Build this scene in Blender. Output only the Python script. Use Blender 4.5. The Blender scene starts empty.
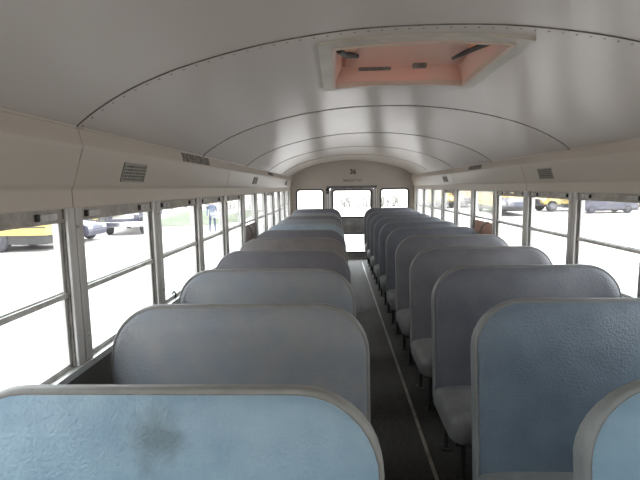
import bpy, bmesh, math, random
from mathutils import Vector, Matrix
R = math.radians
random.seed(7)
S = bpy.context.scene
COL = S.collection

# ------------------------------------------------------------------ materials
def new_mat(name):
    m = bpy.data.materials.new(name); m.use_nodes = True
    nt = m.node_tree
    for n in list(nt.nodes): nt.nodes.remove(n)
    out = nt.nodes.new('ShaderNodeOutputMaterial')
    return m, nt, out

def mat(name, c1, c2=None, rough=.5, metal=0., scale=4., detail=4., bump=0., bscale=60., lo=.35, hi=.65, spec=.5,
        patch=None, r2=None, sxyz=(1, 1, 1)):
    """Principled surface whose colour is mottled by noise in the object's own coordinates"""
    m, nt, out = new_mat(name)
    L = nt.links
    b = nt.nodes.new('ShaderNodeBsdfPrincipled'); L.new(b.outputs[0], out.inputs[0])
    b.inputs['Roughness'].default_value = rough; b.inputs['Metallic'].default_value = metal
    b.inputs['Specular IOR Level'].default_value = spec
    tc = nt.nodes.new('ShaderNodeTexCoord')
    mp = nt.nodes.new('ShaderNodeMapping'); mp.inputs['Scale'].default_value = sxyz
    L.new(tc.outputs['Object'], mp.inputs[0])
    nz = nt.nodes.new('ShaderNodeTexNoise'); nz.inputs['Scale'].default_value = scale; nz.inputs['Detail'].default_value = detail
    L.new(mp.outputs[0], nz.inputs['Vector'])
    mr = nt.nodes.new('ShaderNodeMapRange'); mr.inputs[1].default_value = lo; mr.inputs[2].default_value = hi
    L.new(nz.outputs['Fac'], mr.inputs[0])
    mx = nt.nodes.new('ShaderNodeMix'); mx.data_type = 'RGBA'
    mx.inputs[6].default_value = (*c1, 1); mx.inputs[7].default_value = (*(c2 or c1), 1)
    L.new(mr.outputs[0], mx.inputs[0])
    col = mx.outputs[2]
    if patch:                                   # noisy-edged blotch: (centre, radius, colour)
        (cx, cy, cz), rad, sc = patch
        d = nt.nodes.new('ShaderNodeVectorMath'); d.operation = 'DISTANCE'; d.inputs[1].default_value = (cx, cy, cz)
        L.new(tc.outputs['Object'], d.inputs[0])
        ad = nt.nodes.new('ShaderNodeMath'); ad.operation = 'MULTIPLY_ADD'; ad.inputs[1].default_value = -.12; 
        n2 = nt.nodes.new('ShaderNodeTexNoise'); n2.inputs['Scale'].default_value = 22; n2.inputs['Detail'].default_value = 5
        L.new(tc.outputs['Object'], n2.inputs['Vector']); L.new(n2.outputs['Fac'], ad.inputs[0]); L.new(d.outputs['Value'], ad.inputs[2])
        m2 = nt.nodes.new('ShaderNodeMapRange'); m2.inputs[1].default_value = rad - .09; m2.inputs[2].default_value = -.05
        m2.inputs[3].default_value = 0; m2.inputs[4].default_value = .75
        L.new(ad.outputs[0], m2.inputs[0])
        x2 = nt.nodes.new('ShaderNodeMix'); x2.data_type = 'RGBA'; x2.inputs[7].default_value = (*sc, 1)
        L.new(m2.outputs[0], x2.inputs[0]); L.new(col, x2.inputs[6]); col = x2.outputs[2]
    L.new(col, b.inputs['Base Color'])
    if r2 is not None:
        rr = nt.nodes.new('ShaderNodeMapRange'); rr.inputs[3].default_value = rough; rr.inputs[4].default_value = r2
        L.new(mr.outputs[0], rr.inputs[0]); L.new(rr.outputs[0], b.inputs['Roughness'])
    if bump:
        nb = nt.nodes.new('ShaderNodeTexNoise'); nb.inputs['Scale'].default_value = bscale; nb.inputs['Detail'].default_value = 3
        L.new(tc.outputs['Object'], nb.inputs['Vector'])
        bp = nt.nodes.new('ShaderNodeBump'); bp.inputs['Strength'].default_value = bump; bp.inputs['Distance'].default_value = .01
        L.new(nb.outputs['Fac'], bp.inputs['Height']); L.new(bp.outputs[0], b.inputs['Normal'])
    return m

def glass_mat(name, tint=(.96, .97, .97), refl=.06, dust_veil=.07):
    m, nt, out = new_mat(name); L = nt.links
    tr = nt.nodes.new('ShaderNodeBsdfTransparent'); tr.inputs[0].default_value = (*tint, 1)
    gl = nt.nodes.new('ShaderNodeBsdfGlossy'); gl.inputs['Roughness'].default_value = .03
    df = nt.nodes.new('ShaderNodeBsdfDiffuse'); df.inputs[0].default_value = (.75, .73, .7, 1)
    fr = nt.nodes.new('ShaderNodeFresnel'); fr.inputs[0].default_value = 1.45
    ge = nt.nodes.new('ShaderNodeNewGeometry'); ir = nt.nodes.new('ShaderNodeMapRange'); ir.inputs[3].default_value = 1.45; ir.inputs[4].default_value = 1 / 1.45
    L.new(ge.outputs['Backfacing'], ir.inputs[0]); L.new(ir.outputs[0], fr.inputs[0])
    m1 = nt.nodes.new('ShaderNodeMixShader'); m2 = nt.nodes.new('ShaderNodeMixShader')
    tc = nt.nodes.new('ShaderNodeTexCoord'); nz = nt.nodes.new('ShaderNodeTexNoise'); nz.inputs['Scale'].default_value = 5
    mr = nt.nodes.new('ShaderNodeMapRange'); mr.inputs[1].default_value = .35; mr.inputs[2].default_value = .75
    mr.inputs[3].default_value = dust_veil * .5; mr.inputs[4].default_value = dust_veil * 1.6  # dust film, raised to veil the view outside like glare haze
    L.new(tc.outputs['Object'], nz.inputs['Vector']); L.new(nz.outputs['Fac'], mr.inputs[0])
    L.new(fr.outputs[0], m1.inputs[0]); L.new(tr.outputs[0], m1.inputs[1]); L.new(gl.outputs[0], m1.inputs[2])
    L.new(mr.outputs[0], m2.inputs[0]); L.new(m1.outputs[0], m2.inputs[1]); L.new(df.outputs[0], m2.inputs[2])
    L.new(m2.outputs[0], out.inputs[0])
    return m

M = {}
M['ceil'] = mat('ceiling_paint', (.60, .535, .48), (.597, .532, .477), rough=.25, scale=.6, detail=1, spec=.6)
M['panel'] = mat('cornice_paint', (.58, .515, .44), (.576, .512, .438), rough=.40, scale=.6, detail=1)
M['rearpaint'] = mat('rear_paint', (.52, .47, .41), (.47, .43, .38), rough=.45, scale=2)
M['wall'] = mat('lower_wall_metal', (.12, .122, .11), (.085, .085, .078), rough=.42, scale=5, bump=.04)
M['alu'] = mat('aged_aluminium', (.68, .665, .64), (.44, .425, .41), rough=.42, metal=.25, scale=18, sxyz=(1, 1, .15), lo=.3, hi=.7)
M['alud'] = mat('dull_aluminium', (.52, .475, .43), (.36, .33, .30), rough=.5, metal=.1, scale=22)
M['alub'] = mat('bright_aluminium', (.78, .78, .76), (.62, .62, .60), rough=.3, metal=.7, scale=12)
M['seal'] = mat('weathered_seal', (.13, .12, .11), (.22, .20, .18), rough=.7, scale=20)
M['rubber'] = mat('black_rubber', (.02, .02, .02), (.045, .04, .038), rough=.6, scale=20)
M['seam'] = mat('dark_seam', (.12, .105, .09), (.22, .19, .16), rough=.7, scale=30)
M['rivet'] = mat('rivet_metal', (.17, .14, .11), (.30, .27, .24), rough=.5, metal=.4, scale=50)
M['glass'] = glass_mat('window_glass')
M['steel'] = mat('black_steel', (.015, .015, .016), (.03, .028, .026), rough=.45, scale=20)
M['rust'] = mat('rust_brown_board', (.52, .29, .23), (.44, .25, .20), rough=.6, scale=7)
M['rustd'] = mat('dark_brown_board', (.30, .21, .19), (.17, .12, .11), rough=.6, scale=30)
M['black'] = mat('black_ink', (.03, .027, .024), (.06, .05, .045), rough=.6, scale=30)
M['sign'] = mat('faded_black_sign', (.11, .10, .085), (.22, .20, .17), rough=.6, scale=40)
M['grille'] = mat('grey_grille', (.30, .275, .24), (.40, .37, .32), rough=.55, scale=30)
M['hatchf'] = mat('hatch_frame_cream', (.58, .54, .47), (.50, .46, .40), rough=.4, scale=6)
M['hatchp'] = mat('hatch_salmon', (.80, .42, .33), (.68, .45, .36), rough=.45, scale=3.5, lo=.3, hi=.7)
M['hatchc'] = mat('hatch_cream_lip', (.66, .52, .42), (.60, .45, .37), rough=.45, scale=4)
M['orange'] = mat('orange_corner', (.80, .30, .13), (.62, .24, .12), rough=.4, scale=10)
M['floor'] = mat('rubber_floor', (.012, .011, .008), (.026, .023, .018), rough=.55, r2=.7, scale=16, bump=.7, bscale=38, detail=8, spec=.4, patch=((0, 9.0, 0), 6.2, (.27, .245, .225)))  # floor colour turns paler and greyer towards the rear
M['strip'] = mat('floor_strip_metal', (.34, .31, .26), (.11, .10, .085), rough=.30, metal=.5, scale=9, lo=.4, hi=.7)
M['doorgrey'] = mat('door_grey', (.46, .45, .43), (.30, .29, .28), rough=.4, scale=9, bump=.1, bscale=25)
M['doorfr'] = mat('door_frame_grey', (.20, .20, .195), (.13, .13, .125), rough=.4, metal=.3, scale=14)
# outdoors
M['gravel'] = mat('pale_gravel', (.44, .395, .37), (.30, .265, .25), rough=.95, scale=.5, detail=10, lo=.35, hi=.7)
M['grass'] = mat('dry_grass', (.105, .125, .070), (.16, .16, .115), rough=.95, scale=.6, detail=8)
M['yellow'] = mat('bus_yellow', (.42, .31, .10), (.36, .27, .09), rough=.35, scale=2)
M['orangeb'] = mat('bus_orange', (.38, .17, .06), (.33, .16, .06), rough=.4, scale=2)
M['dglass'] = mat('dark_glass', (.05, .055, .07), (.07, .075, .09), rough=.12, scale=2)
M['tyre'] = mat('tyre_rubber', (.02, .02, .024), (.035, .034, .04), rough=.8, scale=9)
M['navy'] = mat('hazed_navy_paint', (.035, .034, .060), (.055, .053, .08), rough=.4, scale=3)  # purplish lift puts outdoor glare haze into the dark paint
M['greyp'] = mat('hazed_grey_paint', (.065, .062, .085), (.05, .048, .065), rough=.45, scale=3)  # same glare haze mixed into the grey
M['hoodg'] = mat('pale_grey_hood', (.15, .14, .155), (.12, .115, .125), rough=.45, scale=3)
M['red'] = mat('red_paint', (.24, .05, .04), (.20, .045, .035), rough=.4, scale=3)
M['white'] = mat('white_paint', (.75, .75, .74), (.65, .65, .64), rough=.4, scale=3)
M['chrome'] = mat('chrome', (.7, .7, .72), (.6, .6, .62), rough=.2, metal=1, scale=4)
M['lamp'] = mat('lamp_lens', (.8, .8, .75), (.7, .7, .66), rough=.15, scale=4)
M['jeans'] = mat('blue_denim', (.025, .035, .08), (.04, .055, .11), rough=.9, scale=14)
M['shirt'] = mat('pale_blue_jacket', (.085, .105, .16), (.11, .13, .19), rough=.9, scale=10)
M['skin'] = mat('skin', (.55, .36, .27), (.50, .32, .24), rough=.6, scale=10)
M['hair'] = mat('dark_hair', (.05, .04, .03), (.08, .06, .05), rough=.7, scale=30)
M['foliage'] = mat('bare_brush', (.13, .125, .10), (.10, .10, .08), rough=.95, scale=3)

# ------------------------------------------------------------------ helpers
def tag(o, label=None, cat=None, group=None, kind=None):
    if label: o['label'] = label
    if cat: o['category'] = cat
    if group: o['group'] = group
    if kind: o['kind'] = kind
    return o

def empty(name, loc=(0, 0, 0), rz=0.):
    o = bpy.data.objects.new(name, None); COL.objects.link(o)
    o.empty_display_size = .1; o.location = loc; o.rotation_euler = (0, 0, rz)
    return o

def link(name, me, mats, parent=None):
    o = bpy.data.objects.new(name, me); COL.objects.link(o)
    for m in (mats if isinstance(mats, (list, tuple)) else [mats]): me.materials.append(m)
    if parent: o.parent = parent
    return o

def build(name, bm, mats, parent=None, smooth=False):
    me = bpy.data.meshes.new(name); bmesh.ops.recalc_face_normals(bm, faces=bm.faces[:])
    bm.to_mesh(me); bm.free()
    if smooth:
        for p in me.polygons: p.use_smooth = True
        try: me.set_sharp_from_angle(angle=R(42))
        except Exception: pass
    return link(name, me, mats, parent)

def box(bm, x0, x1, y0, y1, z0, z1, bev=0., mi=0):
    vs = [bm.verts.new(p) for p in ((x0, y0, z0), (x1, y0, z0), (x1, y1, z0), (x0, y1, z0), (x0, y0, z1), (x1, y0, z1), (x1, y1, z1), (x0, y1, z1))]
    fs = [bm.faces.new([vs[i] for i in f]) for f in ((3, 2, 1, 0), (4, 5, 6, 7), (0, 1, 5, 4), (1, 2, 6, 5), (2, 3, 7, 6), (3, 0, 4, 7))]
    for f in fs: f.material_index = mi
    if bev:
        es = list({e for f in fs for e in f.edges})
        bmesh.ops.bevel(bm, geom=es, offset=bev, segments=2, affect='EDGES', profile=.6)
    return bm

def tube(bm, pts, r, n=8, mi=0, cap=True):
    pts = [Vector(p) for p in pts]; rings = []
    for i, p in enumerate(pts):
        d = (pts[min(i + 1, len(pts) - 1)] - pts[max(i - 1, 0)]).normalized()
        up = Vector((0, 0, 1)) if abs(d.z) < .9 else Vector((1, 0, 0))
        a = d.cross(up).normalized(); b = d.cross(a).normalized()
        rr = r[i] if isinstance(r, (list, tuple)) else r
        rings.append([bm.verts.new(p + a * math.cos(t) * rr + b * math.sin(t) * rr) for t in [2 * math.pi * k / n for k in range(n)]])
    for i in range(len(rings) - 1):
        for k in range(n):
            f = bm.faces.new((rings[i][k], rings[i][(k + 1) % n], rings[i + 1][(k + 1) % n], rings[i + 1][k])); f.material_index = mi
    if cap:
        for rg in (rings[0], rings[-1]):
            f = bm.faces.new(rg); f.material_index = mi
    return bm

def prism(bm, poly, a0, a1, axis='y', mi=0, smooth=False):
    """polygon of (u, v) extruded along an axis: y -> (u, a, v); x -> (a, u, v); z -> (u, v, a)"""
    def P(u, v, a): return {'y': (u, a, v), 'x': (a, u, v), 'z': (u, v, a)}[axis]
    A = [bm.verts.new(P(u, v, a0)) for u, v in poly]; B = [bm.verts.new(P(u, v, a1)) for u, v in poly]
    n = len(poly); fs = [bm.faces.new(A), bm.faces.new(B[::-1])]
    for i in range(n): fs.append(bm.faces.new((A[i], B[i], B[(i + 1) % n], A[(i + 1) % n])))
    for f in fs: f.material_index = mi
    return fs

def rrect(x0, x1, z0, z1, r, n=6):
    rs = r if isinstance(r, (list, tuple)) else (r, r, r, r)      # bottom-left, bottom-right, top-right, top-left
    pts = []
    for (cx, cz, a0, q) in ((x0 + rs[0], z0 + rs[0], 180, rs[0]), (x1 - rs[1], z0 + rs[1], 270, rs[1]),
                            (x1 - rs[2], z1 - rs[2], 0, rs[2]), (x0 + rs[3], z1 - rs[3], 90, rs[3])):
        for k in range(n + 1):
            a = R(a0 + 90 * k / n); pts.append((cx + q * math.cos(a), cz + q * math.sin(a)))
    return pts

def plate(name, outer, holes, y0, y1, mats, parent=None, bev=0.):
    """flat plate in the x-z plane with holes, between y0 and y1"""
    cu = bpy.data.curves.new(name, 'CURVE'); cu.dimensions = '2D'; cu.fill_mode = 'BOTH'
    cu.extrude = abs(y1 - y0) / 2 - bev; cu.bevel_depth = bev; cu.bevel_resolution = 1
    for lp in [outer] + list(holes):
        sp = cu.splines.new('POLY'); sp.points.add(len(lp) - 1); sp.use_cyclic_u = True
        for p, (u, v) in zip(sp.points, lp): p.co = (u, v, 0, 1)
    tmp = bpy.data.objects.new('tmp', cu); COL.objects.link(tmp)
    bpy.context.view_layer.update()
    me = bpy.data.meshes.new_from_object(tmp.evaluated_get(bpy.context.evaluated_depsgraph_get()))
    bpy.data.objects.remove(tmp); bpy.data.curves.remove(cu)
    me.transform(Matrix.Translation((0, (y0 + y1) / 2, 0)) @ Matrix.Rotation(R(90), 4, 'X'))
    me.name = name; me.materials.clear()
    return link(name, me, mats, parent)

def text(name, body, size, m, parent, matrix, sx=1., ext=.0015, bold=0.):
    cu = bpy.data.curves.new(name, 'FONT'); cu.body = body; cu.size = size; cu.extrude = ext; cu.offset = bold
    cu.align_x = 'CENTER'; cu.align_y = 'CENTER'
    tmp = bpy.data.objects.new('tmp', cu); COL.objects.link(tmp); bpy.context.view_layer.update()
    me = bpy.data.meshes.new_from_object(tmp.evaluated_get(bpy.context.evaluated_depsgraph_get()))
    bpy.data.objects.remove(tmp); bpy.data.curves.remove(cu)
    me.transform(matrix @ Matrix.Diagonal((sx, 1, 1, 1))); me.materials.clear()
    return link(name, me, m, parent)

def children(o): return [c for c in bpy.data.objects if c.parent == o]
def copy_tree(o, parent=None, mx=None):
    c = o.copy(); COL.objects.link(c)
    if parent: c.parent = parent
    for ch in children(o): copy_tree(ch, c)
    return c

# ------------------------------------------------------------------ bus geometry constants
XW = 1.15; YR = 8.449; YF = -1.95; POST0 = 1.44; BAY = .678
ZS, ZM, ZT, ZH = .79, 1.036, 1.27, 1.311
def py(k): return POST0 + BAY * k

# floor
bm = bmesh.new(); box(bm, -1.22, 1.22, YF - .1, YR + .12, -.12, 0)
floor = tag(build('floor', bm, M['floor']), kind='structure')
bm = bmesh.new(); box(bm, .155, .174, YF + .3, YR - .03, .0005, .005, .0015)
tag(build('trim_1', bm, M['strip']), kind='structure')

# side walls below the windows, sill ledges, and above the windows
for s, side in ((-1, 'left'), (1, 'right')):
    bm = bmesh.new()
    xs = sorted((s * XW, s * 1.22))
    box(bm, xs[0], xs[1], YF, YR, 0, ZS - .012)
    xs = sorted((s * (XW + .005), s * 1.22))
    box(bm, xs[0], xs[1], YF, YR, ZH, 1.62)
    # horizontal pressed ribs along the lower wall
    for z in (.35, .62):
        xs = sorted((s * (XW - .006), s * (XW + .01))); box(bm, xs[0], xs[1], YF, YR, z, z + .02, .004)
    xs = sorted((s * XW, s * 1.22)); box(bm, xs[0], xs[1], -1.02, -.90, ZS - .012, ZH); box(bm, xs[0], xs[1], YF, YF + .08, ZS - .012, ZH)
    box(bm, xs[0], xs[1], py(-2) - .30, py(-2) - .04, ZS - .012, ZH)
    tag(build('wall_' + side, bm, M['wall']), kind='structure')
    bm = bmesh.new()
    xs = sorted((s * (XW - .006), s * 1.215)); box(bm, xs[0], xs[1], YF, YR, ZS - .012, ZS, .002)
    xs = sorted((s * (XW - .012), s * (XW - .004))); box(bm, xs[0], xs[1], YF, YR, ZS - .022, ZS + .001, .001)
    tag(build('trim_2' if s < 0 else 'trim_3', bm, M['alub']), kind='structure')

# ceiling shell
prof = [(0, 1.848), (.2, 1.843), (.37, 1.826), (.52, 1.803), (.66, 1.772), (.78, 1.739), (.88, 1.703), (.96, 1.667), (1.03, 1.628), (1.08, 1.595), (1.118, 1.565)]
def smooth_prof(pr, n=4):
    o = []
    P = [(-pr[1][0], pr[1][1])] + pr + [(2 * pr[-1][0] - pr[-2][0], 2 * pr[-1][1] - pr[-2][1])]
    for i in range(1, len(P) - 2):
        for k in range(n):
            t = k / n
            o.append(tuple(.5 * ((2 * P[i][j]) + (-P[i - 1][j] + P[i + 1][j]) * t + (2 * P[i - 1][j] - 5 * P[i][j] + 4 * P[i + 1][j] - P[i + 2][j]) * t * t
                                 + (-P[i - 1][j] + 3 * P[i][j] - 3 * P[i + 1][j] + P[i + 2][j]) * t ** 3) for j in (0, 1)))
    o.append(pr[-1]); return o
half = smooth_prof(prof)
arc = [(-x, z) for x, z in reversed(half)] + half[1:]
def arch_band(bm, y0, y1, lift0, lift1, mi=0):
    """strip that follows the ceiling between two heights above it"""
    n = len(arc); N = []
    for i in range(n):
        a, b = arc[max(i - 1, 0)], arc[min(i + 1, n - 1)]
        d = Vector((b[0] - a[0], b[1] - a[1])).normalized(); N.append(Vector((-d.y, d.x)))
    rows = []
    for (y, l) in ((y0, lift0), (y1, lift0), (y1, lift1), (y0, lift1)):
        rows.append([bm.verts.new((arc[i][0] + N[i].x * l, y, arc[i][1] + N[i].y * l)) for i in range(n)])
    for q in range(4):
        A, B = rows[q], rows[(q + 1) % 4]
        for i in range(n - 1):
            f = bm.faces.new((A[i], A[i + 1], B[i + 1], B[i])); f.material_index = mi
    for i in (0, n - 1): bm.faces.new([rows[q][i] for q in range(4)])
HX, HY0, HY1 = .345, 1.505, 2.20           # roof hatch
bm = bmesh.new()
# ceiling in three runs so that the hatch opening is a real hole
arch_band(bm, YF, HY0 + .03, 0, .035)
arch_band(bm, HY1 - .03, YR, 0, .035)
full = arc
for sgn in (-1, 1):
    arc = [p for p in full if p[0] * sgn >= HX - .03]
    edge = (sgn * (HX - .03), 1.8285)
    arc = ([edge] + arc) if sgn > 0 else (arc + [edge])
    arch_band(bm, HY0 + .03, HY1 - .03, 0, .035)
arc = full
tag(build('ceiling', bm, M['ceil'], smooth=True), kind='structure')
# riveted lap seams across the ceiling
for i, k in enumerate((-4, -2, 0, 2, 4, 6, 8)):
    y = py(k); bm = bmesh.new()
    arch_band(bm, y - .014, y + .020, -.0035, .001, 0)
    arch_band(bm, y - .018, y - .0135, -.0030, .001, 1)
    # rivets
    ln = [0]
    for a, b in zip(arc, arc[1:]): ln.append(ln[-1] + math.dist(a, b))
    t = .02
    while t < ln[-1]:
        j = max(q for q in range(len(ln)) if ln[q] <= t); j = min(j, len(arc) - 2)
        u = (t - ln[j]) / (ln[j + 1] - ln[j]); px = arc[j][0] + (arc[j + 1][0] - arc[j][0]) * u; pz = arc[j][1] + (arc[j + 1][1] - arc[j][1]) * u
        d = Vector((arc[j + 1][0] - arc[j][0], 0, arc[j + 1][1] - arc[j][1])).normalized(); nn = Vector((d.z, 0, -d.x))
        c = Vector((px, y + .004, pz)) + nn * .0034; top = bm.verts.new(c + nn * .0028)
        ring = [bm.verts.new(c + (d * math.cos(a) + Vector((0, 1, 0)) * math.sin(a)) * .0052) for a in [math.pi / 3 * q for q in range(6)]]
        for q in range(6):
            f = bm.faces.new((ring[q], ring[(q + 1) % 6], top)); f.material_index = 2
        t += .042
    tag(build('trim_%d' % (10 + i), bm, [M['ceil'], M['seam'], M['rivet']], smooth=True), kind='structure')

# cornice panels (three bays long, thin seams between them)
cut = [YF, py(-3), py(0), py(3), py(6), py(9), YR]
n_tr = 20
cprof = [(1.150, ZH), (1.150, 1.372), (1.142, 1.386), (1.105, 1.500), (1.103, 1.512), (1.116, 1.572), (1.135, 1.585), (1.165, 1.50), (1.165, ZH)]
for s in (-1, 1):
    for a, b in zip(cut, cut[1:]):
        bm = bmesh.new(); prism(bm, [(s * x, z) for x, z in cprof], a + .0015, b - .0015)
        o = build('trim_%d' % n_tr, bm, M['panel'])
        bv = o.modifiers.new('soft', 'BEVEL'); bv.width = .004; bv.segments = 2; bv.limit_method = 'ANGLE'; bv.angle_limit = R(20)
        tag(o, kind='structure'); n_tr += 1
    for a in cut[1:-1]:                          # dark strip in the joint with small screws
        bm = bmesh.new()
        prism(bm, [(s * x, z) for x, z in ((1.1515, ZH), (1.1515, 1.372), (1.1065, 1.50), (1.1175, 1.572), (1.13, 1.575), (1.12, 1.5), (1.16, 1.37), (1.16, ZH))], a - .0025, a + .0025)
        tag(build('trim_%d' % n_tr, bm, M['seam']), kind='structure'); n_tr += 1
    # rounded moulding where the cornice meets the ceiling
    bm = bmesh.new(); tube(bm, [(s * 1.1145, YF, 1.571), (s * 1.1145, YR, 1.571)], .006, 8)
    tag(build('trim_%d' % n_tr, bm, M['panel'], smooth=True), kind='structure'); n_tr += 1

# window posts
def post(s, y, name):
    e = tag(empty(name, (0, 0, 0)), kind='structure')
    bm = bmesh.new()
    for (a, b) in ((-.044, -.0035), (.0035, .044)):
        xs = sorted((s * (XW - .004), s * 1.2)); box(bm, xs[0], xs[1], y + a, y + b, ZS, ZH + .004, .004)
    build('post_channel', bm, M['alu'], e)
    bm = bmesh.new(); xs = sorted((s * (XW + .002), s * 1.195)); box(bm, xs[0], xs[1], y - .004, y + .004, ZS, ZH, 0, 1)
    for a in (-.049, .044):
        xs = sorted((s * (XW + .006), s * 1.19)); box(bm, xs[0], xs[1], y + a, y + a + .005, ZS, ZH)
    build('rubber_seal', bm, [M['seal'], M['seam']], e)
    for (dy, z) in ((.006, ZH - .06), (.02, ZS + .09)):
        bm = bmesh.new(); c = Vector((s * (XW - .004), y + dy, z))
        bmesh.ops.create_cone(bm, cap_ends=True, segments=10, radius1=.0075, radius2=.005, depth=.006,
                              matrix=Matrix.Translation(c - Vector((s * .003, 0, 0))) @ Matrix.Rotation(R(-90 * s), 4, 'Y'))
        build('screw', bm, M['alud'], e)
    return e
n = 60
for s in (-1, 1):
    for k in range(-2, 11):
        post(s, py(k), 'trim_%d' % n); n += 1

# windows
def window(s, k, name):
    e = tag(empty(name), kind='structure')
    y0, y1 = py(k) + .046, (py(k + 1) - .046 if k < 10 else YR - .01)
    exitw = (k == 4)
    def X(a, b): return sorted((s * a, s * b))
    top = ZH if (exitw or k in (5, 7, 8, 9)) else ZT
    bm = bmesh.new(); x = X(1.166, 1.186)
    box(bm, *x, y0 + .002, y0 + .016, ZS, ZH, .002); box(bm, *x, y1 - .016, y1 - .002, ZS, ZH, .002)
    box(bm, *x, y0, y1, ZS, ZS + .016, .002); box(bm, *x, y0, y1, ZH - .010, ZH, .002)
    build('window_frame', bm, M['alu'], e)
    if top < ZH:
        bm = bmesh.new()
        if s > 0 and k == 3:                       # this sash has dropped a little and shows slots of daylight
            box(bm, *X(1.156, 1.182), y0, y1, ZT - .002, ZT + .022, .002)
            for q in range(3):
                a = y0 + (y1 - y0) * (.0, .52, .86)[q]; b = y0 + (y1 - y0) * (.38, .72, 1.)[q]
                box(bm, *X(1.156, 1.182), a, b, ZT + .018, ZH, .002)
        else:
            box(bm, *X(1.156, 1.182), y0, y1, ZT - .002, ZT + .010, .002)
            box(bm, *X(1.160, 1.182), y0, y1, ZT + .008, ZH, .001)
        build('top_rail', bm, M['alud'], e)
        for q in (.14, .86):
            bm = bmesh.new(); c = y0 + (y1 - y0) * q
            box(bm, *X(1.148, 1.162), c - .038, c + .038, ZT + .010, ZT + .032, .004)
            box(bm, *X(1.143, 1.150), c - .006, c + .006, ZT + .012, ZT + .030, .002)
            build('latch', bm, M['alu'], e)
            bm = bmesh.new(); box(bm, *X(1.150, 1.161), c - .052, c - .040, ZT + .010, ZT + .032, .002)
            build('latch_stop', bm, M['rubber'], e)
    if not exitw:
        bm = bmesh.new(); box(bm, *X(1.160, 1.176), y0, y1, ZM - .012, ZM + .006, .002)
        box(bm, *X(1.170, 1.186), y0, y1, ZM - .005, ZM + .011, .002)
        build('meeting_rail', bm, M['alu'], e)
    else:
        bm = bmesh.new(); box(bm, *X(1.158, 1.180), y0, y1, ZM - .008, ZM + .012, .002)
        build('meeting_rail', bm, M['alu'], e)
        bm = bmesh.new(); prism(bm, rrect(y0 + .014, y1 - .014, ZS + .014, ZM - .03, .03), s * 1.168, s * 1.180, 'x')
        build('lower_board', bm, M['rustd'] if s < 0 else M['rust'], e)
        bm = bmesh.new()
        pts = [(s * 1.158, y0 + .10 + .30 * math.sin(R(t)), ZM - .02 - .20 * (1 - math.cos(R(t)))) for t in range(0, 91, 10)]
        tube(bm, pts, .006, 8); build('release_bar', bm, M['alub'], e, smooth=True)
    bm = bmesh.new(); box(bm, *X(1.172, 1.176), y0 + .01, y1 - .01, ZM, top); build('pane', bm, M['glass'], e)
    if not exitw:
        bm = bmesh.new(); box(bm, *X(1.180, 1.184), y0 + .01, y1 - .01, ZS + .01, ZM); build('pane', bm, M['glass'], e)
n = 1
for s in (-1, 1):
    for k in range(-2, 10):
        window(s, k, 'window_%d' % n); n += 1
    # narrow blank pillar between last post and the rear corner
    bm = bmesh.new(); x = sorted((s * XW, s * 1.2)); box(bm, *x, py(10) + .05, YR, ZS, ZH, .004)
    tag(build('trim_%d' % (100 + n), bm, M['panel']), kind='structure')

# small bent catch standing on the left sill
bm = bmesh.new()
tube(bm, [(-1.160, 2.33, ZS), (-1.160, 2.33, .812), (-1.158, 2.318, .826), (-1.154, 2.29, .832), (-1.150, 2.262, .826)], .0045, 8)
tag(build('sill_catch', bm, M['rubber'], smooth=True), 'small bent dark catch sticking up from the left window sill', 'catch')

# ------------------------------------------------------------------ rear wall and emergency door
outer = [(-1.22, -.02), (1.22, -.02), (1.22, 1.60)] + [(x, z + .03) for x, z in reversed(full)] + [(-1.22, 1.60)]
hl = rrect(-1.030, -.537, .80, 1.315, .055); hr = rrect(.540, 1.050, .80, 1.315, .055)
hd = [(-.455, 0.0), (.455, 0.0), (.455, 1.375), (-.455, 1.375)]
tag(plate('wall_rear', outer, [hl, hr, hd], YR, YR + .06, M['rearpaint']), kind='structure')
n = 40
for hole in (hl, hr):
    x0, x1 = min(p[0] for p in hole), max(p[0] for p in hole)
    e = tag(empty('window_%d' % n), kind='structure'); n += 1
    plate('window_gasket', rrect(x0 - .016, x1 + .016, .784, 1.331, .07), [rrect(x0 + .008, x1 - .008, .808, 1.307, .05)], YR - .010, YR + .02, M['rubber'], e, .002)
    bm = bmesh.new(); prism(bm, rrect(x0, x1, .80, 1.315, .055), YR + .028, YR + .033); build('pane', bm, M['glass'], e)
# rear corner fillet where ceiling meets the end wall
bm = bmesh.new(); arch_band(bm, YR - .05, YR - .002, -.03, .001)
tag(build('trim_90', bm, M['rearpaint'], smooth=True), kind='structure')
for s in (-1, 1):                                   # rear corner posts
    bm = bmesh.new(); x = sorted((s * 1.095, s * 1.15)); box(bm, *x, YR - .035, YR - .001, 0, 1.37, .01)
    tag(build('trim_%d' % (91 + (s > 0)), bm, M['rearpaint']), kind='structure')

door = tag(empty('door_1', (0, 0, 0)), kind='structure')
gl_u = rrect(-.350, .362, .80, 1.300, .05); gl_l = rrect(-.345, .357, .135, .480, .03)
plate('door_leaf', rrect(-.405, .415, .02, 1.345, .06), [gl_u, gl_l], YR + .004, YR + .044, M['doorgrey'], door, .003)
for nm, g in (('upper', gl_u), ('lower', gl_l)):
    x0, x1 = min(p[0] for p in g), max(p[0] for p in g); z0, z1 = min(p[1] for p in g), max(p[1] for p in g)
    plate('glass_gasket', rrect(x0 - .016, x1 + .016, z0 - .016, z1 + .016, .06), [rrect(x0 + .006, x1 - .006, z0 + .006, z1 - .006, .045)], YR - .004, YR + .02, M['rubber'], door, .002)
    bm = bmesh.new(); prism(bm, g, YR + .022, YR + .027); build('pane', bm, M['glass'], door)
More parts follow.
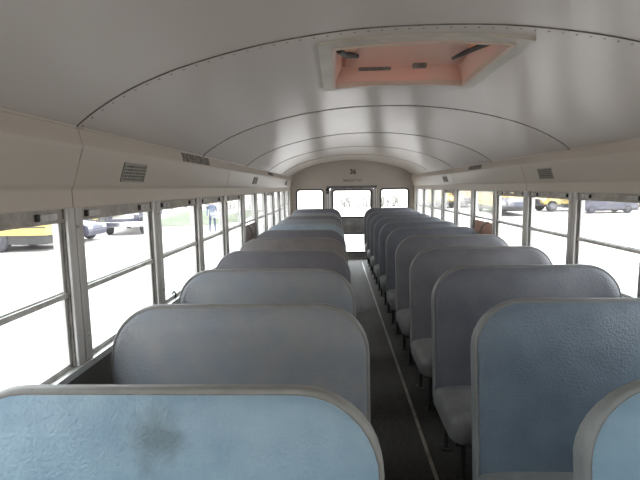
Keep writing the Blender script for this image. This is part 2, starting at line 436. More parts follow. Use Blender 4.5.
# door frame: header, jambs with rubber grooves, threshold
bm = bmesh.new()
box(bm, -.47, .47, YR - .022, YR + .03, 1.335, 1.385, .006)
build('door_header', bm, M['doorfr'], door)
for s in (-1, 1):
    bm = bmesh.new(); x = sorted((s * .410, s * .475)); box(bm, *x, YR - .018, YR + .04, 0.0, 1.34, .004)
    build('door_jamb', bm, M['alu'], door)
    bm = bmesh.new(); x = sorted((s * .436, s * .444)); box(bm, *x, YR - .0205, YR - .01, 0.01, 1.335)
    x = sorted((s * .472, s * .480)); box(bm, *x, YR - .012, YR + .01, 0.01, 1.335)
    build('jamb_seal', bm, M['rubber'], door)
bm = bmesh.new(); box(bm, -.47, .47, YR - .03, YR + .05, .0, .03, .004); build('threshold', bm, M['alud'], door)
bm = bmesh.new()
box(bm, -.30, .30, YR - .012, YR + .01, .60, .625, .004); tube(bm, [(.10, YR - .015, .61), (.10, YR - .05, .61), (.26, YR - .05, .605)], .010, 8)
build('latch_handle', bm, M['alud'], door)
bm = bmesh.new()
for k in range(5): box(bm, -.33, .34, YR - .001, YR + .008, .515 + k * .058, .528 + k * .058, .003)
build('pressed_ribs', bm, M['doorgrey'], door)

bm = bmesh.new(); box(bm, -.475, -.425, YR - .06, YR - .018, 1.24, 1.345, .006)
bz = tag(build('door_buzzer', bm, M['steel']), 'small black buzzer box at the top left corner of the rear emergency door', 'buzzer')
bm = bmesh.new(); tube(bm, [(-.45, YR - .06, 1.28), (-.45, YR - .075, 1.28)], .010, 10); build('button', bm, M['alud'], bz)

RX = Matrix.Rotation(R(90), 4, 'X')
num = text('painted_number', '36', .125, M['black'], None, Matrix.Translation((.026, YR - .002, 1.640)) @ RX, .92, .001, .004)
tag(num, 'black number 36 painted on the rear wall above the door', 'number')
tx = text('lettering', 'EMERGENCY EXIT', .072, M['sign'], bpy.data.objects['wall_rear'], Matrix.Translation((.02, YR - .002, 1.480)) @ RX, .62, .001, .001)

# ------------------------------------------------------------------ cornice fittings
def cpoint(s, y, z, off=0.):
    """point on the cornice face: lower slope between z 1.386 and 1.5, upper strip above 1.512"""
    if z < 1.506: x = 1.142 - (z - 1.386) / .114 * .037; nx, nz = -.951, -.309
    else: x = 1.103 + (z - 1.512) / .060 * .013; nx, nz = -.977, .212
    return Vector((s * (x + nx * off), y, z + nz * off))
def slab(bm, s, y0, y1, z0, z1, o0, o1, mi=0):
    vs = [bm.verts.new(cpoint(s, y, z, o)) for o in (o0, o1) for (y, z) in ((y0, z0), (y1, z0), (y1, z1), (y0, z1))]
    for f in ((0, 1, 2, 3), (4, 5, 6, 7), (0, 1, 5, 4), (1, 2, 6, 5), (2, 3, 7, 6), (3, 0, 4, 7)):
        bm.faces.new([vs[i] for i in f]).material_index = mi
def speaker(s, y0, y1, z0, z1, label):
    bm = bmesh.new()
    slab(bm, s, y0, y1, z0, z0 + .006, -.001, .005); slab(bm, s, y0, y1, z1 - .006, z1, -.001, .005)
    slab(bm, s, y0, y0 + .008, z0, z1, -.001, .005); slab(bm, s, y1 - .008, y1, z0, z1, -.001, .005)
    o = build('speaker_grille', bm, M['grille'])
    bm = bmesh.new(); slab(bm, s, y0 + .004, y1 - .004, z0 + .003, z1 - .003, -.001, .0012); build('backing', bm, M['sign'], o)
    z = z0 + .014
    while z < z1 - .008:
        bm = bmesh.new(); slab(bm, s, y0 + .006, y1 - .006, z, z + .004, .001, .0035); build('louvre', bm, M['grille'], o); z += .0125
    tag(o, label, 'speaker grille', 'speaker grilles along the cornices')
speaker(-1, 1.74, 1.95, 1.402, 1.476, 'dark grey speaker grille on the left cornice nearest the viewer')
speaker(-1, 4.52, 4.74, 1.410, 1.480, 'dark grey speaker grille on the left cornice about halfway back')
speaker(-1, 7.36, 7.60, 1.410, 1.480, 'dark grey speaker grille on the left cornice close to the rear wall')
speaker(1, 3.02, 3.22, 1.400, 1.472, 'dark grey speaker grille on the right cornice nearest the viewer')
speaker(1, 5.80, 6.02, 1.410, 1.482, 'dark grey speaker grille on the right cornice towards the rear')

# faded black lettering on the upper strip of the left cornice (not readable in the photo)
bm = bmesh.new(); y = 2.40; rnd = random.Random(3)
while y < 2.89:
    w = rnd.uniform(.018, .028)
    slab(bm, -1, y, y + .007, 1.516, 1.562, -.0005, .0012); slab(bm, -1, y + w - .007, y + w, 1.516, 1.562, -.0005, .0012)
    z = rnd.choice((1.516, 1.535, 1.553)); slab(bm, -1, y, y + w, z, z + .009, -.0005, .0013)
    if rnd.random() < .6: slab(bm, -1, y, y + w, 1.553, 1.562, -.0005, .0014)
    y += w + .007
tag(build('cornice_lettering', bm, M['sign']), 'faded black lettering high on the left cornice between the near windows', 'lettering')
for s, a, b, lb in ((1, 4.42, 4.84, 'dark narrow sign strip high on the right cornice'), (-1, 5.45, 5.85, 'dark narrow sign strip high on the left cornice')):
    bm = bmesh.new(); slab(bm, s, a, b, 1.520, 1.560, -.001, .0025)
    tag(build('sign_strip', bm, M['sign']), lb, 'sign')

# ------------------------------------------------------------------ roof hatch
hz = 1.8285
hatch = tag(empty('roof_hatch', (0, (HY0 + HY1) / 2, 1.80)), 'roof escape hatch with cream frame and salmon inner tray in the near ceiling', 'roof hatch')
def hp(nm, bm, m, sm=False):
    o = build(nm, bm, m, hatch, sm); o.location = -hatch.location; return o
def hframe(bm, x0, x1, y0, y1, w, drop, up):
    """picture frame that follows the ceiling curve"""
    def zc(x):
        x = abs(x)
        for a, b in zip(half, half[1:]):
            if a[0] <= x <= b[0] + 1e-6: return a[1] + (b[1] - a[1]) * (x - a[0]) / (b[0] - a[0])
        return half[-1][1]
    def strip(xa, xb, ya, yb, nx):
        for i in range(nx):
            p, q = xa + (xb - xa) * i / nx, xa + (xb - xa) * (i + 1) / nx
            vs = [bm.verts.new(v) for v in ((p, ya, zc(p) - drop), (q, ya, zc(q) - drop), (q, yb, zc(q) - drop), (p, yb, zc(p) - drop),
                                            (p, ya, zc(p) + up), (q, ya, zc(q) + up), (q, yb, zc(q) + up), (p, yb, zc(p) + up))]
            for f in ((3, 2, 1, 0), (4, 5, 6, 7), (0, 1, 5, 4), (1, 2, 6, 5), (2, 3, 7, 6), (3, 0, 4, 7)): bm.faces.new([vs[j] for j in f])
    strip(x0, x1, y0, y0 + w, 16); strip(x0, x1, y1 - w, y1, 16)
    strip(x0, x0 + w, y0 + w, y1 - w, 1); strip(x1 - w, x1, y0 + w, y1 - w, 1)
    bmesh.ops.remove_doubles(bm, verts=bm.verts[:], dist=.0004)
bm = bmesh.new(); hframe(bm, -HX, HX, HY0, HY1, .052, .012, .004); hp('outer_frame', bm, M['hatchf'])
bm = bmesh.new(); hframe(bm, -HX + .045, HX - .045, HY0 + .045, HY1 - .045, .012, .017, .004); hp('inner_lip', bm, M['hatchc'])
# recessed tray: sloping sides up to the lid
x0, x1, y0, y1 = -.295, .295, HY0 + .05, HY1 - .05
zb, zt = 1.834, 1.905; g = .035
bm = bmesh.new()
A = [bm.verts.new(v) for v in ((x0, y0, zb), (x1, y0, zb), (x1, y1, zb), (x0, y1, zb))]
B = [bm.verts.new(v) for v in ((x0 + g, y0 + g, zt), (x1 - g, y0 + g, zt), (x1 - g, y1 - g, zt), (x0 + g, y1 - g, zt))]
Cc = [bm.verts.new(v + Vector((0, 0, .0))) for v in (Vector((x0 - .01, y0 - .01, zb)), Vector((x1 + .01, y0 - .01, zb)), Vector((x1 + .01, y1 + .01, zb)), Vector((x0 - .01, y1 + .01, zb)))]
D = [bm.verts.new(v) for v in ((x0 - .01, y0 - .01, zt + .02), (x1 + .01, y0 - .01, zt + .02), (x1 + .01, y1 + .01, zt + .02), (x0 - .01, y1 + .01, zt + .02))]
for i in range(4):
    j = (i + 1) % 4
    bm.faces.new((A[i], A[j], B[j], B[i])); bm.faces.new((Cc[i], Cc[j], D[j], D[i])); bm.faces.new((A[i], A[j], Cc[j], Cc[i]))
bm.faces.new(B); bm.faces.new(D)
hp('lid_tray', bm, M['hatchp'])
bm = bmesh.new()
box(bm, -.25, .25, 1.61, 2.07, 1.893, 1.905, .008)
hp('inner_pad', bm, M['hatchp'])
bm = bmesh.new(); tube(bm, [(-.275, 1.70, 1.86), (-.25, 1.80, 1.875), (-.20, 1.86, 1.882)], [.012, .014, .008], 10); hp('release_handle', bm, M['steel'], True)
for a in (-.280, .205):
    bm = bmesh.new(); box(bm, a, a + .070, 1.61, 1.76, 1.868, 1.890, .010); hp('orange_catch', bm, M['orange'])
bm = bmesh.new(); tube(bm, [(.185, 1.90, 1.875), (.215, 1.76, 1.866), (.245, 1.64, 1.858)], [.006, .010, .012], 10); hp('support_strap', bm, M['steel'], True)
bm = bmesh.new(); box(bm, .04, .10, 1.985, 2.01, 1.865, 1.885, .006); hp('hinge', bm, M['sign'])
bm = bmesh.new(); box(bm, -.19, -.05, 2.000, 2.015, 1.862, 1.876, .005); hp('hinge', bm, M['sign'])
# outer roof cap so that the tray is closed above
bm = bmesh.new(); box(bm, -.37, .37, HY0 - .03, HY1 + .03, 1.99, 2.02, .01); box(bm, -.36, .36, HY0 - .02, HY0, 1.86, 1.995); box(bm, -.36, .36, HY1, HY1 + .02, 1.86, 1.995)
box(bm, -.36, -.34, HY0, HY1, 1.85, 1.995); box(bm, .34, .36, HY0, HY1, 1.85, 1.995)
hp('outer_cap', bm, M['yellow'])

# ------------------------------------------------------------------ front of the bus (behind the viewer)
outer_f = [(-1.22, -.02), (1.22, -.02), (1.22, 1.60)] + [(x, z + .03) for x, z in reversed(full)] + [(-1.22, 1.60)]
tag(plate('wall_front', outer_f, [rrect(-1.0, -.02, .86, 1.66, (.08, .08, .05, .22)), rrect(.02, 1.0, .86, 1.66, (.08, .08, .22, .05))], YF - .06, YF, M['rearpaint']), kind='structure')
for i, s in enumerate((-1, 1)):                      # driver's side and entrance side glass
    for j, (a, b) in enumerate(((YF + .08, -1.02), (-.90, py(-2) - .30))):
        e = tag(empty('window_%d' % (60 + i * 2 + j)), kind='structure')
        bm = bmesh.new(); x = sorted((s * 1.172, s * 1.176)); box(bm, *x, a, b, ZS, ZH); build('pane', bm, M['glass'], e)
        bm = bmesh.new(); x = sorted((s * 1.160, s * 1.19)); box(bm, *x, a, b, ZM - .01, ZM + .01); build('meeting_rail', bm, M['alu'], e)
for i, (a, b, rr) in enumerate(((-1.0, -.02, (.08, .08, .05, .22)), (.02, 1.0, (.08, .08, .22, .05)))):
    e = tag(empty('window_%d' % (50 + i)), kind='structure')
    bm = bmesh.new(); prism(bm, rrect(a, b, .86, 1.66, rr), YF - .035, YF - .030); build('pane', bm, M['glass'], e)

bm = bmesh.new()
prism(bm, [(YF, .55), (YF + .32, .60), (YF + .34, .84), (YF + .22, .91), (YF, .90)], -1.14, 1.14, 'x')  # unseen dashboard, added with the hood to dim the near ceiling
tag(build('trim_120', bm, M['rubber']), kind='structure')
bm = bmesh.new()
prism(bm, [(YF - .07, .1), (YF - 1.9, .1), (YF - 1.95, .55), (YF - 1.75, .78), (YF - .07, .90)], -.95, .95, 'x')  # unseen engine hood, added to keep ground light off the near ceiling
bmesh.ops.bevel(bm, geom=bm.edges[:], offset=.06, segments=2, affect='EDGES')
tag(build('trim_121', bm, M['yellow']), kind='structure')

# ------------------------------------------------------------------ bench seats
REC = math.tan(R(8))
def vinyl(name, face, face2, band, patch=None):
    face = tuple(c * 1.28 for c in face); face2 = tuple(c * 1.28 for c in face2)
    return (mat(name + '_face', face, face2, rough=.36, r2=.55, scale=9, detail=9, bump=.32, bscale=130, patch=patch),
            mat(name + '_band', band, tuple(c * .78 for c in band), rough=.5, scale=12, detail=6, bump=.2, bscale=110))
def make_seat_meshes(w, tag_):
    """meshes of backrest, piping, cushion, legs for a bench w metres wide; origin on the floor under the crest"""
    z0, z1 = .26, .958
    bm = bmesh.new()
    def ring(ins, y):
        rb = max(.03 - ins, .005); rt = max(.175 - ins, .02)
        pts = rrect(-w / 2 + ins, w / 2 - ins, z0 + ins, z1 - ins, (rb, rb, rt, rt), 9)
        def yy(z):                                     # the back gets thinner towards its top edge
            if y < -.0401: return y
            t = min(max((z - (z1 - .20)) / .20, 0), 1); return -.040 + (y + .040) * (1 - .62 * t)
        return [bm.verts.new((x, yy(z) + (z - z1) * REC, z)) for x, z in pts]
    #        inset, y (front is negative), material of the band that starts here
    prof = [(.16, .047, 1), (.06, .047, 1), (.020, .042, 1), (.006, .032, 1), (.0, .018, 1), (.0, -.022, 1), (.001, -.032, 1), (.004, -.037, 1), (.008, -.040, 1),
            (.0100, -.0375, 2), (.0120, -.0375, 0), (.016, -.042, 0), (.034, -.050, 0), (.070, -.056, 0), (.13, -.060, 0), (.19, -.062, 0), (.25, -.0635, 0)]
    rings = [ring(a, y) for a, y, _ in prof]
    for i in range(len(rings) - 1):
        A, B = rings[i], rings[i + 1]
        for k in range(len(A)):
            f = bm.faces.new((A[k], A[(k + 1) % len(A)], B[(k + 1) % len(A)], B[k])); f.material_index = prof[i][2]
    bm.faces.new(rings[0]).material_index = 1; bm.faces.new(rings[-1]).material_index = 0
    bmesh.ops.recalc_face_normals(bm, faces=bm.faces[:])
    back = bpy.data.meshes.new('backrest'); bm.to_mesh(back); bm.free()
    for p in back.polygons: p.use_smooth = True
    # cushion
    bm = bmesh.new()
    DZ = -.052; yb = -.005 - (z1 - .37) * REC; yf = yb - .385
    def cring(ins, z, sag=0.):
        pts = rrect(-w / 2 + ins, w / 2 - ins, yf + ins, yb - ins * .4, (max(.075 - ins, .01), max(.075 - ins, .01), max(.02 - ins, .004), max(.02 - ins, .004)), 6)
        return [bm.verts.new((x, y, z + DZ)) for x, y in pts]
    cp = [(.10, .285), (.02, .285), (.006, .295), (.0, .315), (.0, .365), (.006, .388), (.016, .400), (.03, .408), (.07, .417), (.12, .421)]
    cr = [cring(a, z) for a, z in cp]
    for A, B in zip(cr, cr[1:]):
        for k in range(len(A)): bm.faces.new((A[k], A[(k + 1) % len(A)], B[(k + 1) % len(A)], B[k]))
    bm.faces.new(cr[0]); bm.faces.new(cr[-1]); bmesh.ops.recalc_face_normals(bm, faces=bm.faces[:])
    cush = bpy.data.meshes.new('seat_cushion'); bm.to_mesh(cush); bm.free()
    for p in cush.polygons: p.use_smooth = True
    return back, cush, yf, yb
V = {
    'blue': vinyl('blue_vinyl', (.20, .285, .345), (.155, .235, .30), (.25, .245, .23), patch=((.005, -.07, .872), .105, (.11, .15, .165))),
    'blueR': vinyl('deep_blue_vinyl', (.165, .255, .325), (.135, .22, .285), (.24, .255, .255)),
    'grey': vinyl('grey_blue_vinyl', (.165, .162, .166), (.135, .148, .168), (.205, .195, .185)),
    'slate': vinyl('slate_vinyl', (.088, .090, .104), (.072, .075, .090), (.145, .14, .138)),
    'steel': vinyl('steel_blue_vinyl', (.105, .138, .172), (.085, .112, .145), (.185, .19, .19)),
    'taupe': vinyl('taupe_vinyl', (.135, .116, .109), (.105, .093, .09), (.165, .148, .137)),
    'mauve': vinyl('mauve_grey_vinyl', (.100, .094, .102), (.082, .079, .088), (.155, .148, .143)),
    'light': vinyl('pale_blue_vinyl', (.22, .26, .29), (.18, .215, .245), (.27, .29, .30)),
}
def make_seat(w, s, name='bus_seat'):
    """s = -1: bench on the left side (aisle at +x), s = +1: on the right side (aisle at -x)"""
    root = empty(name)
    back, cush, yf, yb = make_seat_meshes(w, name)
    b = link('backrest', back, [V['grey'][0], V['grey'][1], M['seam']], root)
    c = link('seat_cushion', cush, [V['grey'][1]], root)
    ax = -s * w / 2                                     # aisle-side edge
    for yy in (yf + .07, yb + .0):
        bm = bmesh.new(); xx = ax + s * .07
        tube(bm, [(xx, yy, .24), (xx, yy, .004)], .0125, 10); box(bm, xx - .025, xx + .025, yy - .03, yy + .03, .0, .008, .002)
        build('leg', bm, M['steel'], root, True)
    bm = bmesh.new(); xx = ax + s * .07
    box(bm, xx - .012, xx + .012, yf + .05, yb + .03, .212, .236, .003)
    box(bm, -w / 2 + .03, w / 2 - .03, yf + .05, yf + .075, .212, .236, .003)
    box(bm, -w / 2 + .03, w / 2 - .03, yb - .02, yb + .005, .212, .236, .003)
    box(bm, min(-ax, -ax - s * .03), max(-ax, -ax - s * .03), yf + .05, yb + .03, .212, .236, .003)
    build('seat_frame', bm, M['steel'], root)
    return root
def recolour(root, key):
    for ch in children(root):
        if ch.name.startswith('backrest'):
            for i, m in enumerate((V[key][0], V[key][1], M['seam'] if key.startswith('blue') else V[key][1])):
                ch.material_slots[i].link = 'OBJECT'; ch.material_slots[i].material = m
        if ch.name.startswith('seat_cushion'):
            ch.material_slots[0].link = 'OBJECT'; ch.material_slots[0].material = V[key][1]

ordinal = ['first', 'second', 'third', 'fourth', 'fifth', 'sixth', 'seventh', 'eighth', 'ninth', 'tenth', 'eleventh']
LY = [.87, 1.56, 2.25, 2.94, 3.63, 4.33, 5.05, 5.78, 6.50, 7.22, 7.95]
RY = [.93, 1.61, 2.30, 3.01, 3.74, 4.47, 5.19, 5.92, 6.64, 7.34, 8.02]
LC = ['blue', 'grey', 'grey', 'mauve', 'taupe', 'mauve', 'light', 'grey', 'mauve', 'grey', 'slate']
RC = ['blueR', 'steel', 'slate', 'mauve', 'mauve', 'slate', 'slate', 'slate', 'slate', 'slate', 'slate']
colname = {'steel': 'steel blue', 'blue': 'light blue', 'blueR': 'blue', 'grey': 'dusty grey-blue', 'slate': 'dark slate-blue', 'taupe': 'brownish grey', 'mauve': 'purplish grey', 'light': 'pale blue-grey'}
for s, YS, CS, side, w, xc in ((-1, LY, LC, 'left', .905, -.653), (1, RY, RC, 'right', .945, .670)):
    proto = make_seat(w, s)
    for i, (y, ck) in enumerate(zip(YS, CS)):
        o = proto if i == 0 else copy_tree(proto)
        o.location = (xc + (.022 if (s > 0 and i == 0) else .012 if (s < 0 and i == 1) else 0), y + .018, 0); recolour(o, ck)
        o.scale = (1.02 if (s < 0 and i == 1) else 1, 1, 1 + (.03 if i == 10 else .012 if (i == 0 and s < 0) else .004 if i == 0 else 0))
        if i == 0: where = 'nearest the viewer %s of the aisle' % side
        elif i == 10: where = 'rearmost on the %s of the aisle' % side
        else: where = '%s from the viewer %s of the aisle' % (ordinal[i], side)
        st = ' with worn stain' if (s < 0 and i == 0) else ''
        tag(o, '%s vinyl bench seat%s, %s' % (colname[ck], st, where), 'bus seat', 'bench seats on the %s side of the aisle' % side)

# ------------------------------------------------------------------ outdoors
ZG = -.98
bm = bmesh.new(); box(bm, -140, 140, -60, 200, ZG - .3, ZG); tag(build('ground', bm, M['gravel']), kind='structure')
bm = bmesh.new()
prism(bm, [(-12.6, 28), (-9, 28.5), (-7.2, 31), (-8, 48), (-17, 48)], ZG, ZG + .02, 'z')
tag(build('grass_verge', bm, M['grass']), 'pale green strip of grass beyond the gravel on the left', 'grass', kind='stuff')

def wheel(parent, x, y, r=.5, w=.28):
    bm = bmesh.new()
    bmesh.ops.create_cone(bm, cap_ends=True, segments=24, radius1=r, radius2=r, depth=w, matrix=Matrix.Translation((x, y, r)) @ Matrix.Rotation(R(90), 4, 'X'))
    bmesh.ops.bevel(bm, geom=[e for e in bm.edges if len(e.link_faces) == 2 and e.calc_face_angle(0) > 1], offset=.05, segments=2, affect='EDGES')
    o = build('wheel', bm, M['tyre'], parent)
    sg = -1 if y < 0 else 1
    bm = bmesh.new(); bmesh.ops.create_cone(bm, cap_ends=True, segments=16, radius1=r * .5, radius2=r * .42, depth=.03, matrix=Matrix.Translation((x, y + sg * w / 2, r)) @ Matrix.Rotation(R(-90 * sg), 4, 'X'))
    build('hub', bm, M['greyp'], o)
def make_bus(paint, nose=None):
    """conventional school bus, nose towards +x, origin on the ground at its middle"""
    e = empty('school_bus')
    sec = [(-1.18, .66), (1.18, .66), (1.20, .9), (1.20, 2.35), (1.08, 2.70), (.75, 2.92), (.3, 3.0), (-.3, 3.0), (-.75, 2.92), (-1.08, 2.70), (-1.20, 2.35), (-1.20, .9)]
    bm = bmesh.new(); prism(bm, sec, -4.6, 3.1, 'x'); build('body', bm, paint, e)
    bm = bmesh.new()
    prism(bm, [(3.1, .55), (4.55, .55), (4.62, .75), (4.60, 1.0), (4.45, 1.15), (3.1, 1.35)], -.72, .72, 'y')
    bmesh.ops.bevel(bm, geom=bm.edges[:], offset=.06, segments=2, affect='EDGES'); build('hood', bm, nose or paint, e)
    for s in (-1, 1):
        bm = bmesh.new()
        pts = [(3.9 + .72 * math.cos(R(a)), .62 + .66 * math.sin(R(a))) for a in range(0, 181, 15)]
        prism(bm, pts, s * .68, s * 1.16, 'y'); build('fender', bm, nose or paint, e)
        bm = bmesh.new(); bmesh.ops.create_cone(bm, cap_ends=True, segments=14, radius1=.11, radius2=.11, depth=.05, matrix=Matrix.Translation((4.60, s * .90, .95)) @ Matrix.Rotation(R(90), 4, 'Y'))
        build('headlight', bm, M['lamp'], e)
        for k in range(9):
            bm = bmesh.new(); a = -4.3 + k * .80; y = sorted((s * 1.195, s * 1.21)); box(bm, a, a + .68, y[0], y[1], 1.62, 2.28, .01)
            build('side_window', bm, M['dglass'], e)
        bm = bmesh.new()
        for z in (.95, 1.25, 1.50): y = sorted((s * 1.195, s * 1.215)); box(bm, -4.6, 3.1, y[0], y[1], z, z + .05, .01)
        build('rub_rail', bm, M['steel'], e)
        wheel(e, 3.9, s * 1.02); wheel(e, -2.6, s * 1.02)
    bm = bmesh.new(); box(bm, 4.6, 4.66, -.42, .42, .70, 1.05, .02)
    for k in range(8): box(bm, 4.655, 4.675, -.40 + k * .108, -.37 + k * .108, .72, 1.03)
    build('grille', bm, M['greyp'], e)
    bm = bmesh.new(); box(bm, 3.09, 3.13, -1.0, -.03, 1.72, 2.40, .01); box(bm, 3.09, 3.13, .03, 1.0, 1.72, 2.40, .01); build('windshield', bm, M['dglass'], e)
    bm = bmesh.new(); box(bm, 4.66, 4.80, -1.15, 1.15, .48, .72, .03); build('bumper', bm, M['steel'], e)
    bm = bmesh.new(); box(bm, -4.66, -4.60, -.42, .42, .62, 2.35, .02); build('rear_door', bm, paint, e)
    bm = bmesh.new(); box(bm, -4.5, 3.0, -1.12, 1.12, .30, .68, .02); build('underframe', bm, M['steel'], e)
    return e
def make_car(paint, name='parked_car'):
    e = empty(name)
    bm = bmesh.new(); prism(bm, [(-2.2, .28), (2.2, .28), (2.28, .55), (2.15, .78), (1.1, .92), (-2.1, .95), (-2.28, .7)], -.86, .86, 'y')
    bmesh.ops.bevel(bm, geom=bm.edges[:], offset=.05, segments=2, affect='EDGES'); build('body', bm, paint, e)
    bm = bmesh.new(); prism(bm, [(1.05, .90), (.35, 1.42), (-1.25, 1.45), (-1.95, .93)], -.74, .74, 'y')
    bmesh.ops.bevel(bm, geom=bm.edges[:], offset=.05, segments=2, affect='EDGES'); build('cabin', bm, paint, e)
    bm = bmesh.new()
    for s in (-1, 1):
        y = sorted((s * .735, s * .75))
        prism(bm, [(.86, .96), (.30, 1.36), (-.35, 1.38), (-.35, .96)], y[0], y[1], 'y'); prism(bm, [(-.43, .96), (-.43, 1.38), (-1.2, 1.38), (-1.7, .98)], y[0], y[1], 'y')
    build('side_glass', bm, M['dglass'], e)
    bm = bmesh.new(); prism(bm, [(1.0, .96), (.97, .96), (.37, 1.40), (.40, 1.40)], -.66, .66, 'y'); build('windshield', bm, M['dglass'], e)
    for x in (1.4, -1.4):
        for s in (-1, 1): wheel(e, x, s * .78, .33, .2)
    for s in (-1, 1):
        bm = bmesh.new(); box(bm, 2.2, 2.27, s * .62 - .14, s * .62 + .14, .60, .74, .02); build('headlight', bm, M['lamp'], e)
    return e
def make_truck(paint, name='truck'):
    e = empty(name)
    bm = bmesh.new(); prism(bm, [(1.1, .6), (2.5, .6), (2.55, 1.0), (2.5, 1.55), (1.1, 1.75)], -.75, .75, 'y')
    bmesh.ops.bevel(bm, geom=bm.edges[:], offset=.08, segments=2, affect='EDGES'); build('hood', bm, paint, e)
    bm = bmesh.new(); prism(bm, [(-.5, .6), (1.15, .6), (1.15, 1.7), (.75, 2.45), (-.5, 2.5)], -.98, .98, 'y')
    bmesh.ops.bevel(bm, geom=bm.edges[:], offset=.06, segments=2, affect='EDGES'); build('cab', bm, paint, e)
    bm = bmesh.new(); prism(bm, [(1.15, 1.75), (1.17, 1.75), (.80, 2.38), (.78, 2.38)], -.85, .85, 'y'); build('windshield', bm, M['dglass'], e)
    bm = bmesh.new(); box(bm, -3.4, -.5, -1.0, 1.0, .75, 1.35, .03); build('cargo_bed', bm, paint, e)
    bm = bmesh.new(); box(bm, 2.52, 2.60, -.55, .55, .85, 1.42, .05)
    for k in range(4): box(bm, 2.59, 2.615, -.52, .52, .90 + k * .13, .94 + k * .13, .005)
    build('grille', bm, M['chrome'], e)
    bm = bmesh.new(); box(bm, 2.55, 2.72, -1.05, 1.05, .45, .72, .03); build('bumper', bm, M['chrome'], e)
    for s in (-1, 1):
        wheel(e, 1.9, s * .86, .45, .26); wheel(e, -2.2, s * .86, .45, .26)
        bm = bmesh.new(); box(bm, 2.50, 2.58, s * .68 - .10, s * .68 + .10, 1.05, 1.25, .02); build('headlight', bm, M['lamp'], e)
    return e
def put(o, x, y, deg): o.location = (x, y, ZG); o.rotation_euler = (0, 0, R(deg)); return o
gb = 'school buses parked around the yard'
busA = make_bus(M['yellow'])
tag(put(busA, -16.1, 17.9, 181), 'yellow school bus parked outside beyond the nearest left window', 'school bus', gb)
for (x, y, d, lb) in ((-19.2, 27.2, 2, 'yellow school bus parked outside behind the dark truck, second left window'),
                      (21.6, 39.6, 183, 'yellow school bus parked side-on outside, seen left of the nearest right window post'),
                      (32.2, 44.0, 184, 'yellow school bus parked side-on outside at the right edge of the view'),
                      (11.0, 51, 264, 'yellow school bus farther off, seen through the rear right windows')):
    tag(put(copy_tree(busA), x, y, d), lb, 'school bus', gb)
busG = make_bus(M['yellow'], M['hoodg']); tag(put(busG, 13.3, 37.8, 264), 'yellow school bus with grey hood facing us, seen through a right window', 'school bus', gb)
busO = make_bus(M['orangeb']); tag(put(busO, 14.0, 52, 262), 'orange school bus far off, seen through the rear right windows', 'school bus', gb)

trk = make_truck(M['navy']); tag(put(trk, -11.9, 25.4, -78), 'dark navy truck with chrome grille facing the bus, second left window', 'truck')
trk2 = make_truck(M['red']); tag(put(trk2, -16.4, 34.5, -75), 'red truck parked behind the navy truck on the left', 'truck')
c0 = make_car(M['navy']); tag(put(c0, -13.8, 20.7, 0), 'low navy car parked just beyond the near left window post', 'car', 'cars parked in the yard')
c2 = make_car(M['greyp']); tag(put(c2, 20.6, 36.0, 2), 'dark grey car parked in the yard, seen through the nearest right window', 'car', 'cars parked in the yard')

# person standing outside on the left: pale blue jacket, jeans, arms at the sides
def person(x, y):
    e = empty('person', (x, y, ZG), R(20))
    J = [(0, 0, .95), (0, 0, 1.15), (0, 0, 1.38), (0, 0, 1.50), (0, -.01, 1.60), (0, -.01, 1.70),
         (.10, 0, .88), (.12, -.03, .50), (.13, 0, .09), (.14, -.12, .04),
         (-.10, 0, .88), (-.13, .03, .50), (-.15, .06, .09), (-.15, -.06, .04),
         (.19, 0, 1.40), (.25, .02, 1.13), (.25, -.06, .90), (.25, -.09, .82),
         (-.19, 0, 1.40), (-.26, .02, 1.13), (-.26, -.06, .90), (-.26, -.09, .82)]
    Rr = [.15, .135, .15, .06, .085, .075, .095, .065, .045, .04, .095, .065, .045, .04, .065, .048, .035, .035, .065, .048, .035, .035]
    E = [(0, 1), (1, 2), (2, 3), (3, 4), (4, 5), (0, 6), (6, 7), (7, 8), (8, 9), (0, 10), (10, 11), (11, 12), (12, 13), (2, 14), (14, 15), (15, 16), (16, 17), (2, 18), (18, 19), (19, 20), (20, 21)]
    me = bpy.data.meshes.new('figure'); me.from_pydata(J, E, []); o = bpy.data.objects.new('tmpfig', me); COL.objects.link(o)
    sk = o.modifiers.new('s', 'SKIN'); o.modifiers.new('d', 'SUBSURF').levels = 2
    for i, r in enumerate(Rr): me.skin_vertices[0].data[i].radius = (r, r * .85)
    me.skin_vertices[0].data[0].use_root = True
    bpy.context.view_layer.update()
    m2 = bpy.data.meshes.new_from_object(o.evaluated_get(bpy.context.evaluated_depsgraph_get())); bpy.data.objects.remove(o)
    m2.materials.clear(); b = link('body', m2, [M['jeans'], M['shirt'], M['skin'], M['steel']], e)
    for p in m2.polygons:
        c = p.center; p.use_smooth = True
        p.material_index = 3 if c.z < .08 else 2 if (c.z > 1.50 or (abs(c.x) > .2 and c.z < .90)) else 1 if (c.z > .93 or abs(c.x) > .21) else 0
    bm = bmesh.new(); bmesh.ops.create_uvsphere(bm, u_segments=14, v_segments=10, radius=.098, matrix=Matrix.Translation((0, .018, 1.69)) @ Matrix.Diagonal((.92, 1, .95, 1)))
    build('hair', bm, M['hair'], e, True)
    return tag(e, 'person in a pale blue jacket and blue jeans standing on the gravel outside', 'person')
person(-7.05, 24.2)

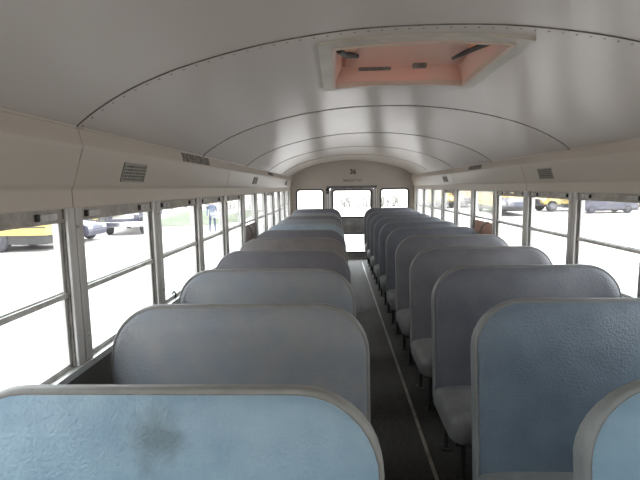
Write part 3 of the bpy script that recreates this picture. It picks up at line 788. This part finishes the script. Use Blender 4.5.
# bare brush line behind the yard
def brush(x, y, w, h, lb, seed):
    rnd = random.Random(seed); bm = bmesh.new()
    for k in range(60):
        bx = rnd.uniform(-w / 2, w / 2); hh = h * rnd.uniform(.6, 1.) * (1 - (abs(bx) / w) ** 2)
        p = [Vector((bx, rnd.uniform(-.5, .5), 0))]
        for q in range(4): p.append(p[-1] + Vector((rnd.uniform(-.2, .2), rnd.uniform(-.2, .2), hh / 4)))
        tube(bm, p, [.05, .04, .03, .02, .008], 5)
        for q in range(4):
            a = p[rnd.randint(1, 3)]; tube(bm, [a, a + Vector((rnd.uniform(-.7, .7), rnd.uniform(-.4, .4), rnd.uniform(.3, .9)))], [.02, .006], 4)
    o = build('bare_shrub', bm, M['foliage']); o.location = (x, y, ZG); tag(o, lb, 'shrub', 'bare shrubs beyond the yard')
brush(3.4, 52, 7, 2.0, 'low bare shrub seen through the rear door window', 4)
brush(-13, 52, 14, 2.4, 'pale bare shrub beyond the grass on the left', 5)

# ------------------------------------------------------------------ light, world, camera
w = bpy.data.worlds.new('overcast'); S.world = w; w.use_nodes = True
nt = w.node_tree
for nd in list(nt.nodes): nt.nodes.remove(nd)
out = nt.nodes.new('ShaderNodeOutputWorld'); bg = nt.nodes.new('ShaderNodeBackground'); nt.links.new(bg.outputs[0], out.inputs[0])
tc = nt.nodes.new('ShaderNodeTexCoord'); sp = nt.nodes.new('ShaderNodeSeparateXYZ'); nt.links.new(tc.outputs['Generated'], sp.inputs[0])
rp = nt.nodes.new('ShaderNodeValToRGB'); nt.links.new(sp.outputs[2], rp.inputs[0])
rp.color_ramp.elements[0].position = 0; rp.color_ramp.elements[0].color = (1.0, .965, .925, 1)
rp.color_ramp.elements[0].color = (.50, .485, .465, 1); rp.color_ramp.elements[1].position = .38; rp.color_ramp.elements[1].color = (.86, .93, .98, 1)
nt.links.new(rp.outputs[0], bg.inputs[0]); bg.inputs[1].default_value = 2.0

S.view_settings.view_transform = 'Standard'; S.view_settings.look = 'None'
S.view_settings.exposure = 2.28; S.view_settings.gamma = 1; S.view_settings.use_curve_mapping = False
S.cycles.max_bounces = 10; S.cycles.diffuse_bounces = 6; S.cycles.transparent_max_bounces = 24
S.cycles.use_denoising = True; S.cycles.sample_clamp_indirect = 6

cd = bpy.data.cameras.new('camera'); cam = bpy.data.objects.new('camera', cd); COL.objects.link(cam)
F = 448.6; cd.sensor_fit = 'HORIZONTAL'; cd.sensor_width = 36; cd.lens = 36 * F / 640
cd.clip_start = .02; cd.clip_end = 500
yaw, pitch, roll = .03746, -.1174, -.0156
# forward, right, up in world axes (x right, y to the rear, z up)
fwd = Vector((0, 1, 0)); rt = Vector((1, 0, 0)); up = Vector((0, 0, 1))
def rot(v, ax, a): return Matrix.Rotation(a, 3, ax) @ v
Mw = Matrix.Rotation(yaw, 3, 'Z') @ Matrix.Rotation(pitch, 3, 'X')
f_, r_, u_ = Mw @ fwd, Mw @ rt, Mw @ up
c, s = math.cos(roll), math.sin(roll)
# image is turned by roll: u' = c*u - s*v (v down)
r2 = r_ * c + u_ * s
u2 = u_ * c - r_ * s
cam.matrix_world = Matrix(((r2.x, u2.x, -f_.x, -.291), (r2.y, u2.y, -f_.y, 0), (r2.z, u2.z, -f_.z, 1.368), (0, 0, 0, 1)))
S.camera = cam
